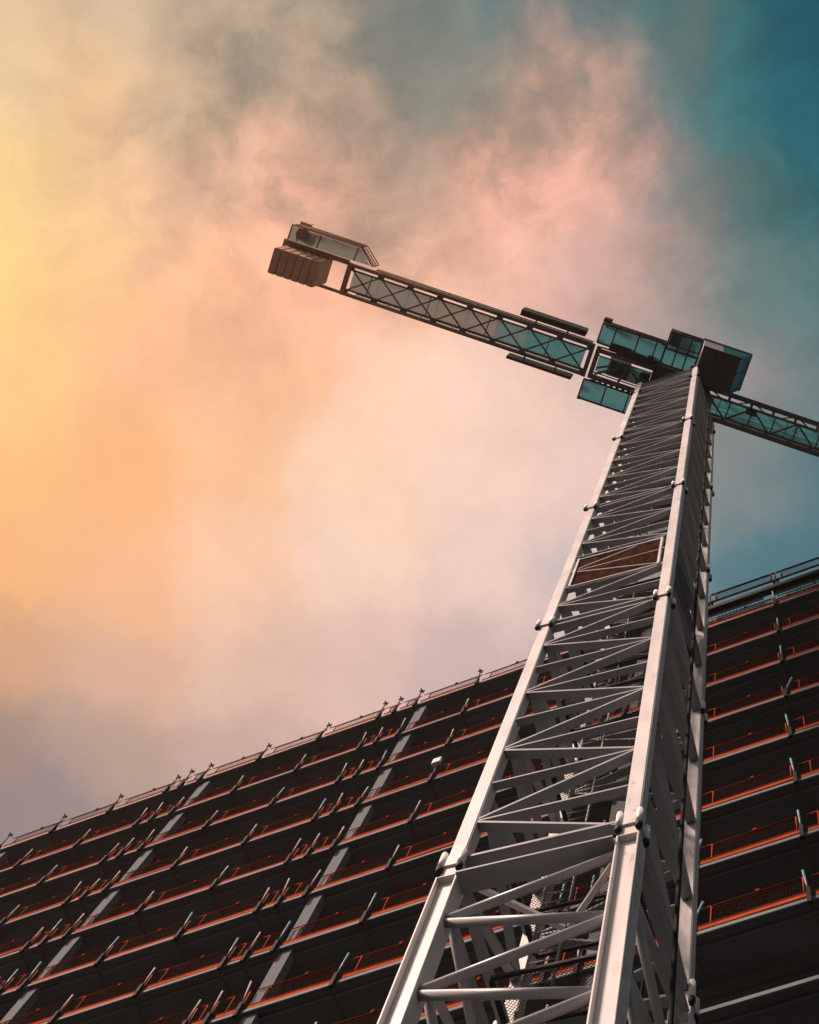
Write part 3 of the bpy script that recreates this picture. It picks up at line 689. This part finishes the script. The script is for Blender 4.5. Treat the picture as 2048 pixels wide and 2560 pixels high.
m_.tube([(-3.2, 0.36, 0.02), (-2.4, 0.38, -0.09), (-1.5, 0.36, -0.02), (-1.0, 0.3, -0.3)], 0.022, 6); jpart(m_, 'cable_tray', M['dark'], sf)
pa = platform(-3.38, -1.0, -1.72, -1.0, 0.0, [0.22, 0.58, 0.86], [(-3.38, -1.72, 0.05), (-1.0, -1.72, 0.05)])
lp = MB(); lp.box(-3.42, -3.12, -1.86, -1.72, 0.5, 1.2); lp.tube([(-3.3, -1.75, 0.2), (-3.2, -1.6, -0.05), (-3.1, -1.62, 0.2)], 0.025, 6); jpart(lp, 'lamp_cluster', M['dark'], pa, 0.02)
pc = platform(-3.40, -1.0, 0.40, 1.12, 0.0, [0.36, 0.72], [(-3.40, 1.12, 0.05), (-1.0, 1.12, 0.05)])
pbp = platform(-0.98, 0.20, -2.2, -1.0, 0.0, [0.35, 0.68], [(-0.98, -2.2, 0.05), (0.2, -2.2, 0.05)])
jpart(MB().box(-0.98, 0.2, -1.62, -1.55, -0.03, 0.04).box(-0.98, 0.2, -1.78, -1.74, -0.03, 0.04), 'joist', M['dark'], pbp)
lb = MB(); lb.box(-0.98, -0.62, -2.24, -1.75, 0.08, 1.0); jpart(lb, 'tool_cabinet', M['dark'], pbp, 0.02)
# cab
c0 = [(0.24, -2.28), (1.58, -2.28), (1.58, -0.98), (0.24, -0.98)]
c1 = [(0.24, -2.28), (1.96, -2.28), (1.96, -0.98), (0.24, -0.98)]
cb = MB(); cb.prism(c0, -1.98, -1.88); cabo = jpart(cb, 'cab', M['cabfloor'], None, 0.01)
fr = MB()
for xx in (0.45, 0.75, 1.05, 1.3): fr.box(xx, xx + 0.05, -2.24, -1.02, -2.03, -1.98)
jpart(fr, 'floor_rib', M['cabfloor'], cabo)
ws = MB(); ws.add([(1.60, -2.25, -1.9), (1.60, -1.01, -1.9), (1.98, -1.01, 0.15), (1.98, -2.25, 0.15)], [(0, 1, 2, 3)]); ws.add([(1.585, -2.25, -1.9), (1.585, -1.01, -1.9), (1.965, -1.01, 0.15), (1.965, -2.25, 0.15)], [(0, 3, 2, 1)])
jpart(ws, 'windscreen', M['glass'], cabo)
sw = MB(); sw.add([(0.24, -2.28, -1.88), (0.95, -2.28, -1.88), (0.95, -2.28, 0.18), (0.24, -2.28, 0.18)], [(0, 1, 2, 3)]); sw.add([(0.24, -0.98, -1.88), (1.57, -0.98, -1.88), (1.95, -0.98, 0.18), (0.24, -0.98, 0.18)], [(0, 3, 2, 1)]); sw.add([(0.24, -2.28, -1.88), (0.24, -0.98, -1.88), (0.24, -0.98, 0.18), (0.24, -2.28, 0.18)], [(0, 3, 2, 1)])
jpart(sw, 'cab_wall', M['cabwall'], cabo)
sg = MB(); sg.add([(0.955, -2.285, -1.86), (1.58, -2.285, -1.86), (1.95, -2.285, 0.15), (0.955, -2.285, 0.15)], [(0, 1, 2, 3)]); jpart(sg, 'side_window', M['glass'], cabo)
jpart(MB().prism([(0.18, -2.34), (2.03, -2.34), (2.03, -0.92), (0.18, -0.92)], 0.19, 0.30), 'roof', M['cabwall'], cabo, 0.03)
pf = MB()
for yy in (-2.26, -1.66, -1.0): pf.bar((1.61, yy, -1.95), (2.0, yy, 0.18), 0.05, 0.05)
pf.bar((1.99, -2.26, -0.2), (1.99, -1.0, -0.2), 0.04, 0.04); jpart(pf, 'windscreen_bar', M['glass'], cabo)
# main jib
X0, X1 = 0.9, 46.0
Y0, Y1 = -0.72, 0.30
mj = MB()
for yy in (Y0, Y1): mj.box(X0, X1, yy - 0.085, yy + 0.085, 0, 0.16)
for yy in (Y0 + 0.24, Y1 - 0.15): mj.box(X0, X1, yy - 0.045, yy + 0.045, 0.03, 0.10)
x = X0
while x < X1:
    for ya, yb in ((Y0 + 0.09, Y0 + 0.19), (Y1 - 0.10, Y1 - 0.09)): mj.box(x, x + 0.10, min(ya, yb), max(ya, yb) + 0.004, 0.02, 0.09)
    x += 0.82
mj.tube([(X0, -0.21, 1.35), (X1, -0.21, 1.35)], 0.07, 10)
k = 0; x = X0 + 0.1
while x < X1 - 1.7:
    for yy in (Y0, Y1): mj.bar((x, yy, 0.16), (x + 0.82, -0.21, 1.32), 0.05, 0.05); mj.bar((x + 1.64, yy, 0.16), (x + 0.82, -0.21, 1.32), 0.05, 0.05)
    x += 1.64
mjo = jpart(mj, 'main_jib', M['jib'])
x = X0 + 0.15
for k in range(27):
    b_ = MB(); ya, yb = Y0 + 0.28, Y1 - 0.16
    if k % 2 == 0: b_.bar((x, ya, 0.05), (x + 0.72, yb, 0.05), 0.065, 0.05)
    else: b_.bar((x, yb, 0.05), (x + 0.72, ya, 0.05), 0.065, 0.05)
    b_.bar((x + 0.80, ya, 0.04), (x + 0.80, yb, 0.04), 0.05, 0.05)
    if k % 3 == 0: b_.bar((x + 0.45, ya, 0.10), (x + 0.45, yb, 0.10), 0.03, 0.03)
    jpart(b_, 'jib_brace', M['jib'], mjo); x += 0.84
jpart(MB().box(X0 + 0.1, X1 - 0.1, Y0 + 0.30, Y1 - 0.16, 0.13, 0.15), 'deck', M['deck'], mjo)
ropes = MB()
for yy in (-0.28, -0.2, -0.05): ropes.tube([(X0, yy, 0.0), (X1, yy, 0.0)], 0.008, 5)
jpart(ropes, 'hoist_rope', M['cable'], mjo)
jpart(MB().box(2.45, 2.85, -0.52, -0.26, -0.12, 0.0), 'trolley_motor', M['dark'], mjo, 0.02)

# ------------------------------------------------------------------ things hung on the mast
def mp(x, y, z): return MC + EXm * x + EYm * y + Vector((0, 0, z))
kb = empty('rusty_board', mp(0, -1, 33.0 + EYE), YAW)
MB().box(-0.80, 0.80, -0.072, -0.055, 0, 2.35).build('panel', M['ply'], kb)
q = MB(); q.box(-0.84, -0.802, -0.11, -0.05, -0.03, 2.40); q.box(0.802, 0.84, -0.11, -0.05, -0.03, 2.40); q.box(-0.80, 0.80, -0.10, -0.05, -0.04, -0.002); q.box(-0.80, 0.80, -0.10, -0.05, 2.352, 2.40)
q.build('frame', M['mast'], kb)
tag(kb, 'rust brown board in a pale frame across the front of the crane mast', 'board')
kb2 = empty('side_sheet', mp(1, 0, 32.6 + EYE), YAW)
MB().box(-0.09, -0.06, -0.80, 0.80, 0, 2.6).build('panel', M['ply'], kb2)
MB().box(-0.06, 0.0, -0.85, -0.80, -0.1, 2.7).build('frame', M['brace'], kb2)
tag(kb2, 'dark brown sheet on the shaded right side of the crane mast', 'board')
cb_ = MB(); pts = [mp(1.24 + 0.012 * math.sin(i * 0.22), -0.1, 66.0 + EYE - i * 1.6) for i in range(41)]
cb_.tube(pts, 0.028, 8)
tag(cb_.build('power_cable', M['cable']), 'long black power cable hanging down the right side of the crane mast', 'cable')
# looping cables inside the mast
for i in range(3):
    cm_ = MB(); pts = []
    for j in range(120):
        zz = 4 + j * 0.5; pts.append(mp(0.45 + 0.12 * i + 0.05 * math.sin(j * 0.7 + i), 0.3 + 0.15 * i + 0.07 * math.cos(j * 0.9 + 2 * i), zz))
    cm_.tube(pts, 0.018, 6); cm_.build('control_cable', M['cable'], crane).location = -MC
# white box on a guard post
wb = MB(); wb.box(-0.19, 0.09, -0.12, 0.0, 0.0, 0.42); wbo = wb.build('site_light', M['white'], None, 0.02, loc=fp(-12.97, 0.09, Z0 - 3 * H + 0.80), rz=BY)
tag(wbo, 'small white box fixed to a guard post left of the crane mast', 'site light')

# ------------------------------------------------------------------ thin evening haze
hz = MB(); hz.box(-700, 700, -700, 700, -1.5, 76); hm_ = bpy.data.materials.new('haze_air'); hm_.use_nodes = True
hn = hm_.node_tree.nodes; hn.clear(); ho = hn.new('ShaderNodeOutputMaterial'); hv = hn.new('ShaderNodeVolumePrincipled')
hv.inputs['Color'].default_value = (1.0, 0.86, 0.74, 1); hv.inputs['Density'].default_value = 0.0002; hv.inputs['Anisotropy'].default_value = 0.8
hm_.node_tree.links.new(hv.outputs[0], ho.inputs['Volume'])
tag(hz.build('haze', hm_), kind='stuff')
